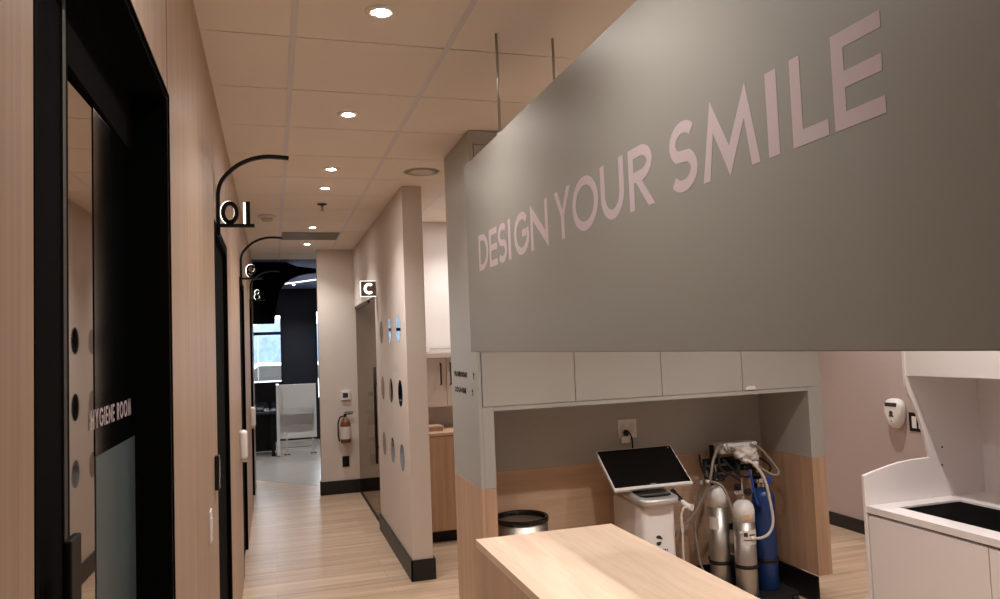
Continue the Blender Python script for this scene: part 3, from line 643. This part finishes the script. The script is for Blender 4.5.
for (x, y, rad, h, mt), lab in zip(CYL, CL):
    g = thing('gas_cylinder', (x, y, 0.073), lab, 'gas cylinder', 'gas cylinders on the trolley')
    zs = h-0.13
    m = MB(); m.lathe((x, y, 0), [(rad-0.006, 0.073), (rad, 0.08), (rad, zs)] + ([] if mt == 'alu' else [(rad, h-0.06), (rad*0.86, h-0.025), (rad*0.55, h-0.004), (0.022, h)]), 'z', 36); m.build('body', M[mt], g)
    if mt == 'alu':
        m = MB(); m.lathe((x, y, 0), [(rad+0.0004, zs+0.0002), (rad+0.0004, h-0.06), (rad*0.88, h-0.028), (rad*0.55, h-0.005), (0.02, h)], 'z', 36); m.build('shoulder', M['whiteplastic'], g)
    m = MB(); m.lathe((x, y, 0), [(0.016, h+0.0005), (0.016, h+0.03), (0.011, h+0.032), (0.011, h+0.075), (0.007, h+0.08), (0.007, h+0.135)], 'z', 16); m.box(x-0.032, x+0.028, y-0.014, y+0.014, h+0.036, h+0.062); m.lathe((x-0.032, y, h+0.049), [(0.014, 0), (0.016, -0.004), (0.016, -0.016), (0.01, -0.02)], 'x', 14); v_ = m.build('valve', M['chrome'], g, bevel=0.001); m = MB(); m.box(x-0.026, x+0.03, y+0.016, y+0.05, h+0.03, h+0.075); m.lathe((x-0.01, y+0.033, h+0.0755), [(0.02, 0), (0.024, 0.004), (0.024, 0.012), (0.018, 0.016)], 'z', 18); m.build('regulator_yoke', M['blackrubber'], v_, bevel=0.002)
    m = MB(); m.lathe((x+0.03, y-0.012, h+0.05), [(0.022, 0), (0.024, -0.004), (0.024, -0.014), (0.02, -0.018)], 'y', 20); m.build('regulator_gauge', M['blackrubber' if mt == 'alu' else 'bluehose'], v_)
    def patch(a0, a1, z0, z1, rr): return [[(x+rr*math.sin(math.radians(a0+(a1-a0)*i/12)), y-rr*math.cos(math.radians(a0+(a1-a0)*i/12)), z) for i in range(13)] for z in (z0, z1)]
    if mt == 'alu':
        m = MB()
        if y > 4.3: m.loft(patch(-95, -30, zs-0.14, zs-0.06, rad+0.0012), False, closed=False); m.build('label', M['paper'], g)
        else:
            m.loft(patch(-55, 45, zs-0.135, zs-0.045, rad+0.0012), False, closed=False); m.build('label', M['paper'], g)
            m = MB(); m.loft(patch(-34, -4, zs+0.022, zs+0.050, rad+0.0018), False, closed=False); m.build('round_sticker', M['orange'], g)
            m = MB(); m.loft(patch(-38, -18, zs-0.085, zs-0.060, rad+0.0018), False, closed=False); m.loft(patch(-10, 30, zs-0.08, zs-0.072, rad+0.0018), False, closed=False); m.loft(patch(-40, 30, zs-0.11, zs-0.104, rad+0.0018), False, closed=False); m.build('label_print', M['darkgrey'], g)
def hose(label, pts, rad, mt, ends=True):
    g = thing('hose', pts[0], label, 'hose')
    m = MB(); m.tube(pts, rad, 12, 8); m.build('tubing', M[mt], g)
    for a, b in ((pts[0], pts[1]), (pts[-1], pts[-2])):
        a, b = Vector(a), Vector(b); d = (b-a).normalized(); m = MB(); m.tube([a-d*0.004, a+d*0.022], rad*1.3, 12, smooth_path=False)
        m.build('end_fitting', M['whiteplastic' if mt != 'bluehose' else 'blackrubber'], g)
hose('thick grey hose from the mixer box sagging left behind the scanner cart', [(2.82, 4.352, 0.992), (2.757, 4.33, 0.985), (2.675, 4.27, 0.915), (2.627, 4.25, 0.79), (2.56, 4.28, 0.64), (2.505, 4.3, 0.558), (2.43, 4.32, 0.49), (2.36, 4.36, 0.33), (2.36, 4.40, 0.06)], 0.009, 'greyhose')
hose('thin grey hose hanging straight down beside the left silver cylinder', [(2.665, 4.40, 0.765), (2.622, 4.40, 0.655), (2.59, 4.39, 0.531), (2.592, 4.38, 0.372), (2.615, 4.36, 0.21), (2.64, 4.20, 0.085)], 0.0075, 'greyhose')
hose('grey hose looping out to the right of the mixer box', [(2.83, 4.33, 0.995), (2.897, 4.27, 0.922), (2.983, 4.22, 0.851), (3.050, 4.17, 0.806), (3.098, 4.19, 0.820), (3.105, 4.26, 0.872), (3.08, 4.32, 0.94), (3.02, 4.345, 0.993)], 0.008, 'greyhose')
hose('white hose curving down over the blue cylinder to the front cylinder', [(2.836, 4.18, 0.918), (2.885, 4.15, 0.895), (2.945, 4.13, 0.803), (2.979, 4.13, 0.663), (2.993, 4.13, 0.537), (2.966, 4.13, 0.466), (2.905, 4.13, 0.437), (2.835, 4.135, 0.440)], 0.0088, 'whitehose')
hose('thin blue hose dropping from the mixer box to the blue cylinder', [(2.862, 4.20, 0.868), (2.895, 4.19, 0.797), (2.915, 4.20, 0.707), (2.955, 4.21, 0.60)], 0.008, 'bluehose')
hose('grey hose arching from the left silver cylinder to the front label', [(2.60, 4.24, 0.795), (2.645, 4.16, 0.784), (2.684, 4.14, 0.706), (2.712, 4.13, 0.593), (2.762, 4.135, 0.473)], 0.008, 'greyhose')
r = thing('breathing_bag', (2.87, 4.25, 0.93), 'crumpled clear and white breathing bag hanging on the mixer box', 'breathing bag')
bm = bmesh.new(); bmesh.ops.create_icosphere(bm, subdivisions=4, radius=1.0); random.seed(5)
for v in bm.verts:
    k = 1+0.16*math.sin(5*v.co.x+2)*math.sin(6*v.co.z+1)+0.08*math.sin(13*v.co.x-9*v.co.z)+random.uniform(-0.02, 0.02)
    v.co = Vector((2.915+0.085*v.co.x*k, 4.262+0.045*v.co.y*k, 0.938+0.052*v.co.z*k-0.2*0.085*v.co.x))
b = MB(); b.bm.free(); b.bm = bm; b.build('bag', M['bag'], r, smooth=True)
m = MB(); m.lathe((2.955, 4.225, 0.892), [(0.016, 0), (0.02, -0.004), (0.02, -0.028), (0.013, -0.034)], 'z', 16); m.build('neck_ring', M['whiteplastic'], r)

# ================================================================== WHITE DENTAL CABINET ON THE RIGHT
ux, uy, uz = 3.075, 3.424, 0.752
r = thing('dental_cabinet', (3.5, 2.8, 0), 'white dental cabinet with curved end panel, counter and upper hutch', 'cabinet')
prof = [(ux, 0), (ux, 0.914), (3.13, 0.928), (3.187, 0.940), (3.257, 0.955), (3.327, 0.967), (3.42, 0.974), (3.537, 0.977), (3.528, 1.03), (3.516, 1.085), (3.498, 1.15), (3.475, 1.219), (3.448, 1.285), (3.420, 1.345), (3.408, 1.385), (3.405, 1.43), (3.408, 1.70), (3.408, 2.25), (3.98, 2.25), (3.98, 0)]
m = MB(); m.prism(prof, frame((0, uy+0.02, 0), (1, 0, 0), (0, 0, 1)), 0.02); m.build('end_panel', M['whitelam'], r, bevel=0.002)
cy0 = 1.95
m = MB()
ix0, ix1, iy0, iy1 = 3.20, 3.62, 2.55, 3.325
for a in ((ux+0.004, ix0, cy0, uy-0.0005), (ix1, 3.98, cy0, uy-0.0005), (ix0, ix1, cy0, iy0), (ix0, ix1, iy1, uy-0.0005)): m.box(*a, uz-0.035, uz)
m.build('countertop', M['whitelam'], r)
m = MB(); m.box(ix0+0.001, ix1-0.001, iy0+0.001, iy1-0.001, uz-0.034, uz-0.010); m.build('counter_inset', M['blackmatt'], r)
m = MB(); m.box(ux+0.025, 3.96, cy0, uy-0.001, 0.09, uz-0.048); m.box(ux+0.07, 3.96, cy0, uy-0.001, 0.0, 0.09); m.build('carcass', M['whitelam'], r)
for a, b in ((2.70, 3.415), (cy0+0.005, 2.695)):
    m = MB(); m.box(ux+0.006, ux+0.0245, a, b, 0.10, uz-0.05); m.build('front_panel', M['whitelam'], r, bevel=0.0015)
m = MB(); m.box(3.412, 3.98, cy0, uy-0.0005, 1.442, 2.25); m.build('hutch', M['whitelam'], r, bevel=0.0015)
m = MB(); m.box(3.92, 3.98, cy0, uy-0.0005, uz, 1.4415); m.build('back_panel', M['whitelam'], r)
for x, z in ((3.629, 1.028), (3.620, 0.928)):
    m = MB(); m.lathe((x, uy-0.0003, z), [(0.006, 0.001), (0.006, -0.0015)], 'y', 14); m.build('screw_cap', M['darkgrey'], r)

# fixtures on the blush wall
WX = 4.72
r = thing('wall_dispenser', (WX-0.03, 4.855, 1.05), 'white teardrop wall unit with a dark display on the blush wall', 'wall device')
m = MB(); rings = []
for x, k in ((WX-0.0005, 0.94), (WX-0.02, 1.0), (WX-0.05, 0.97), (WX-0.066, 0.86), (WX-0.072, 0.6)):
    ring = []
    for i in range(40):
        a = 2*PI*i/40; cz, sy_ = math.cos(a), math.sin(a)
        ww = 0.088*(1.0 if cz > 0 else (1-0.12*(-cz)**2)); zz = 0.085*abs(cz)**0.75 if cz > 0 else -0.150*(-cz)
        ring.append((x, 4.842+ww*(abs(sy_)**0.75)*(1 if sy_ > 0 else -1)*k, 1.075+zz*k))
    rings.append(ring)
m.loft(rings); m.build('housing', M['whiteplastic'], r)
m = MB(); m.box(WX-0.0735, WX-0.0655, 4.785, 4.899, 1.098, 1.128); m.build('display', M['darkgrey'], r)
m = MB(); m.lathe((WX-0.0722, 4.842, 1.047), [(0.018, 0), (0.018, -0.0015)], 'x', 20); m.box(WX-0.0736, WX-0.0722, 4.820, 4.864, 1.019, 1.031); m.build('button', M['darkgrey'], r); m = MB(); m.lathe((WX-0.0722, 4.842, 0.985), [(0.006, 0), (0.006, -0.0015)], 'x', 12); m.build('indicator', M['darkgrey'], r)
r = thing('light_switch', (WX, 4.655, 0.985), 'black framed double light switch beside the curved cabinet panel', 'light switch')
m = MB(); m.box(WX-0.007, WX-0.0005, 4.575, 4.735, 0.915, 1.058); pl = m.build('switch_plate', M['black'], r, bevel=0.002)
for y in (4.622, 4.683):
    m = MB(); m.box(WX-0.011, WX-0.0072, y-0.021, y+0.021, 0.94, 1.03); m.build('rocker', M['whiteplastic'], r, bevel=0.001)

# ================================================================== ARCHED NUMBER BRACKETS ON THE LEFT WALL
def digit_strokes(ch):
    if ch == '0': return [(arc(0, 0.052, 0.030, 0.044, 0, 360, 36)[:-1], True)]
    if ch == '1': return [([(0, 0.0), (0, 0.105)], False)]
    if ch == '9': return [(arc(0.0, 0.066, 0.030, 0.030, 0, 360, 28)[:-1], True), ([(-0.030, 0.066), (-0.030, 0.05)]+arc(0.0, 0.04, 0.030, 0.032, 190, 300, 10), False)]
    return [(arc(0, 0.080, 0.022, 0.022, 0, 360, 24)[:-1], True), (arc(0, 0.032, 0.028, 0.028, 0, 360, 28)[:-1], True)]
def bracket(y, digits, label):
    r = thing('number_bracket', (XL, y, 2.31), label, 'door number sign', 'arched number signs over the doors')
    P = [(-0.2285, 2.26), (-0.2285, 2.40), (-0.2265, 2.47), (-0.206, 2.526), (-0.152, 2.583), (-0.098, 2.615), (-0.05, 2.631), (-0.003, 2.638), (0.052, 2.637), (0.092, 2.634)]
    m = MB(); Q = []
    for i in range(len(P)-1):
        p = [Vector((a, b)) for a, b in (P[max(i-1, 0)], P[i], P[i+1], P[min(i+2, len(P)-1)])]
        for k in range(5):
            t = k/5; q = 0.5*((2*p[1])+(p[2]-p[0])*t+(2*p[0]-5*p[1]+4*p[2]-p[3])*t*t+(3*p[1]-p[0]-3*p[2]+p[3])*t**3); Q.append((q.x, q.y))
    Q.append(P[-1])
    m.ribbon(Q, 0.016, frame((0, y+0.012, 0), (1, 0, 0), (0, 0, 1)), 0.024); m.build('arch_bar', M['black'], r)
    m = MB(); m.box(-0.2365, -0.070, y-0.014, y+0.014, 2.300, 2.314); m.build('shelf', M['black'], r, bevel=0.001)
    for ch, x in digits:
        st = digit_strokes(ch); t = 0.019 if ch == '0' else 0.020 if ch == '1' else 0.015
        m = MB()
        for p, cl in st: m.ribbon(p, t, frame((x, y+0.004, 2.3145), (1, 0, 0), (0, 0, 1)), 0.016, cl)
        if ch != '1': m.box(x-0.016, x+0.016, y-0.012, y+0.004, 2.3142, 2.326)
        d = m.build('digit', M['black'], r)
        m = MB()
        for p, cl in st: m.ribbon(p, t*0.9, frame((x-(0.012 if ch == '1' else 0.004), y+0.0115, 2.3150), (1, 0, 0), (0, 0, 1)) @ Matrix.Scale(1.05 if ch != '1' else 0.98, 4), 0.004, cl)
        m.build('halo', M['emit_w'], d)
bracket(3.69, (('0', -0.178), ('1', -0.098)), 'black arched bracket with glowing zero and one, nearest of the row')
bracket(6.32, (('9', -0.150),), 'black arched bracket with one round glowing digit, second in the row')
bracket(8.95, (('8', -0.150),), 'black arched bracket with a glowing figure eight, farthest in the row')

# lit C sign at the end of the white partition
r = thing('letter_sign', (0.888, 7.2, 2.28), 'small lit box sign with a white letter C on the partition', 'lit sign')
m = MB(); m.box(0.812, 0.952, 7.20, 7.225, 2.210, 2.352); m.build('sign_box', M['ventgrey'], r, bevel=0.001)
m = MB()
for a in ((0.808, 0.8115, 2.206, 2.356), (0.8115, 0.9525, 2.206, 2.2095), (0.8115, 0.9525, 2.3525, 2.356)): m.box(a[0], a[1], 7.201, 7.224, a[2], a[3])
m.build('lit_edge', M['led'], r)
m = MB(); glyph(m, 'C', 0, 0.094, 0.104, 0.022, Vector((0.840, 7.1995, 2.229)), (1, 0, 0), (0, 0, 1), 0.002); m.build('letter', M['emit_w'], r)
m = MB(); m.box(0.90, 0.9525, 7.226, 7.28, 2.25, 2.30); m.build('mount', M['black'], r)

# dispensers, plate and card reader on the left wall
for y, z, lab in ((5.78, 0.955, 'white sanitizer dispenser on the oak wall past the nearest black door'), (8.45, 0.94, 'white sanitizer dispenser on the oak wall past the second black door')):
    r = thing('sanitizer_dispenser', (XL, y, z), lab, 'dispenser', 'sanitizer dispensers on the oak wall')
    m = MB(); m.loft([[(XL+0.0005+d, yy, zz) for yy, zz in rrect(y-0.055+s, y+0.055-s, z+s, z+0.205-s, 0.02)] for d, s in ((0, 0.004), (0.02, 0), (0.042, 0.004), (0.05, 0.014))]); b_ = m.build('housing', M['whiteplastic'], r)
    m = MB(); m.box(XL+0.012, XL+0.045, y-0.04, y+0.04, z-0.018, z-0.001); m.build('nozzle_bar', M['spkgrey'], r, bevel=0.003)
r = thing('light_switch', (XL, 3.066, 1.07), 'slim white switch plate on the oak wall before the nearest black door', 'light switch')
m = MB(); m.box(XL+0.0005, XL+0.006, 3.030, 3.105, 1.012, 1.130); m.build('switch_plate', M['whiteplastic'], r, bevel=0.001)
m = MB(); m.box(XL+0.0062, XL+0.009, 3.052, 3.083, 1.04, 1.10); m.build('rocker', M['whiteplastic'], r)
r = thing('card_reader', (XL, 3.36, 1.22), 'small black card reader on the oak wall edge before the nearest black door', 'card reader')
m = MB(); m.box(XL+0.0005, XL+0.018, 3.33, 3.385, 1.155, 1.295); m.build('housing', M['blackgloss'], r, bevel=0.003)
m = MB(); m.box(XL+0.0182, XL+0.0195, 3.343, 3.372, 1.20, 1.275); m.build('touch_face', M['chrome'], r)

# thermostat, extinguisher, outlet on the beige end wall
FY = 9.28
r = thing('thermostat', (0.825, FY, 1.165), 'small white thermostat with a dark screen above the extinguisher', 'thermostat')
m = MB(); m.box(0.772, 0.880, FY-0.022, FY-0.0005, 1.108, 1.218); m.build('housing', M['whiteplastic'], r, bevel=0.004)
m = MB(); m.box(0.795, 0.857, FY-0.0235, FY-0.0222, 1.135, 1.192); m.build('display', M['darkgrey'], r)
r = thing('fire_extinguisher', (0.81, FY-0.08, 0.62), 'fire extinguisher with paper label hung on the beige end wall', 'fire extinguisher')
ex, ey = 0.812, FY-0.082
m = MB(); m.lathe((ex, ey, 0), [(0.05, 0.605), (0.062, 0.615), (0.062, 0.83), (0.05, 0.87), (0.024, 0.895), (0.02, 0.91)], 'z', 28); m.build('cylinder', M['red'], r)
m = MB(); m.lathe((ex, ey, 0), [(0.0632, 0.655), (0.0632, 0.80)], 'z', 28, cap=False); m.build('label', M['paper'], r)
m = MB(); m.lathe((ex, ey, 0), [(0.018, 0.911), (0.018, 0.935), (0.01, 0.94)], 'z', 14); m.box(ex-0.02, ex+0.085, ey-0.012, ey+0.012, 0.94, 0.952); m.box(ex-0.01, ex+0.095, ey-0.01, ey+0.01, 0.962, 0.972, mx=None); m.build('valve', M['black'], r)
m = MB(); m.tube([(ex-0.015, ey, 0.925), (ex-0.06, ey-0.01, 0.91), (ex-0.085, ey-0.01, 0.84), (ex-0.086, ey-0.01, 0.70), (ex-0.075, ey-0.012, 0.63)], 0.009, 8); m.build('hose', M['blackrubber'], r)
m = MB(); m.box(ex-0.025, ex+0.025, FY-0.019, FY-0.0005, 0.68, 0.90); m.build('wall_bracket', M['black'], r)
r = thing('wall_outlet', (0.812, FY, 0.375), 'black wall outlet plate below the fire extinguisher', 'outlet')
m = MB(); m.box(0.772, 0.854, FY-0.007, FY-0.0005, 0.312, 0.440); pl = m.build('cover_plate', M['black'], r, bevel=0.002)
m = MB(); m.box(0.795, 0.831, FY-0.0085, FY-0.0072, 0.335, 0.418); m.build('socket', M['blackgloss'], pl)

# ================================================================== STORAGE BAY BEHIND THE PARTITION
r = thing('base_cabinet', (1.55, 6.85, 0), 'oak base cabinet glimpsed between partition and grey column', 'cabinet')
m = MB(); m.box(1.13, 1.98, 6.555, 7.19, 0.10, 0.925); m.build('carcass', M['oak_v'], r)
m = MB(); m.box(1.14, 1.97, 6.60, 7.19, 0, 0.0995); m.build('toe_kick', M['black'], r)
m = MB(); m.box(1.125, 1.99, 6.535, 7.19, 0.926, 0.95); m.build('countertop', M['oak_h'], r, bevel=0.002)
for a, b in ((1.133, 1.553), (1.557, 1.977)):
    m = MB(); m.box(a, b, 6.538, 6.5545, 0.11, 0.92); m.build('door', M['oak_v'], r, bevel=0.001)
r = thing('wall_cabinet', (1.6, 7.0, 1.0), 'cream wall cabinet with slim black pulls under a white shelf', 'cabinet')
m = MB(); m.box(1.15, 2.4, 6.88, 7.195, 1.15, 1.60); m.build('carcass', M['white'], r)
for i, (a, b) in enumerate(((1.152, 1.535), (1.539, 1.96))):
    m = MB(); m.box(a, b, 6.862, 6.8795, 1.155, 1.598); d = m.build('door', M['white'], r, bevel=0.001)
    hx = b-0.055 if i == 0 else a+0.035
    m = MB(); m.tube([(hx, 6.861, 1.55), (hx, 6.835, 1.545), (hx, 6.835, 1.36), (hx, 6.861, 1.355)], 0.008, 8, smooth_path=False); m.build('pull_handle', M['black'], d)
m = MB(); m.box(1.12, 2.42, 6.80, 7.195, 1.602, 1.648); m.build('shelf_top', M['bright'], r, bevel=0.002)
r = thing('storage_tray', (1.5, 7.0, 1.65), 'low white tray lying on the white shelf top', 'tray')
m = MB(); m.box(1.40, 1.95, 6.93, 7.15, 1.6495, 1.69); m.build('body', M['whiteplastic'], r, bevel=0.006)
m = MB(); m.box(1.39, 1.96, 6.92, 7.16, 1.6905, 1.70); m.build('lid', M['whiteplastic'], r, bevel=0.003)
r = thing('paper_box', (1.36, 6.75, 0.95), 'low brown box lying on the oak base cabinet', 'box')
m = MB(); m.box(1.30, 1.45, 6.68, 6.90, 0.9505, 0.985); m.build('body', M['oak_side'], r, bevel=0.002)
m = MB(); m.box(1.295, 1.455, 6.675, 6.905, 0.9855, 0.995); m.build('lid', M['oak_h'], r)

# ================================================================== LOBBY FURNITURE
r = thing('reception_desk', (0.37, 13.2, 0), 'pale grey glossy reception desk front with an open metal foot rail', 'desk')
m = MB(); m.box(0.09, 0.68, 13.05, 13.10, 0.28, 1.17); m.build('front_panel', M['deskwhite'], r, bevel=0.004)
m = MB(); m.box(0.04, 0.0895, 13.0, 13.6, 0.02, 1.17); m.build('side_panel', M['deskwhite'], r, bevel=0.004)
m = MB(); m.box(0.12, 0.64, 13.0, 13.04, 0.50, 0.78); m.build('leaflet_holder', M['clear'], r)
for z in (0.10, 0.22):
    m = MB(); m.box(0.0895, 0.66, 13.03, 13.09, z, z+0.035); m.build('foot_rail', M['chrome'], r)
for x in (0.20, 0.62):
    m = MB(); m.box(x-0.05, x+0.05, 13.0, 13.14, 0, 0.025); m.box(x-0.015, x+0.015, 13.055, 13.085, 0.025, 0.28); m.build('foot', M['chrome'], r)
r = thing('side_desk', (-0.3, 13.3, 0), 'black desk beside the grey reception panel', 'desk')
m = MB(); m.box(-0.62, 0.035, 13.1, 13.9, 0.70, 0.735); m.build('desktop', M['darkgrey'], r, bevel=0.003)
m = MB(); m.box(-0.60, 0.02, 13.5, 13.53, 0.05, 0.699); m.build('modesty_panel', M['black'], r)
for x in (-0.58, -0.02):
    m = MB(); m.box(x-0.025, x+0.025, 13.13, 13.77, 0, 0.6995); m.build('leg', M['black'], r)
r = thing('computer_monitor', (-0.06, 13.6, 0.735), 'black computer monitor standing on the black desk', 'monitor')
m = MB(); m.box(-0.29, 0.16, 13.72, 13.75, 0.86, 1.20); m.build('display', M['black'], r, bevel=0.004)
m = MB(); m.box(-0.10, -0.04, 13.752, 13.775, 0.745, 1.0); m.lathe((-0.07, 13.74, 0.736), [(0.1, 0), (0.1, 0.008), (0.03, 0.012)], 'z', 24); m.build('stand', M['black'], r)
r = thing('desk_phone', (-0.24, 13.3, 0.736), 'dark desk phone with pale keys on the black desk', 'phone')
m = MB(); m.prism([(0, 0), (0.2, 0), (0.2, 0.07), (0, 0.025)], frame((-0.34, 13.2, 0.736), (0, 1, 0), (0, 0, 1)), 0.18); m.build('base', M['blackrubber'], r)
m = MB(); m.tube([(-0.31, 13.23, 0.785), (-0.305, 13.30, 0.81), (-0.30, 13.40, 0.83)], 0.018, 8); m.build('handset', M['darkgrey'], r)
m = MB(); m.box(-0.26, -0.18, 13.26, 13.34, 0.775, 0.79); m.build('keypad', M['fargrey'], r)
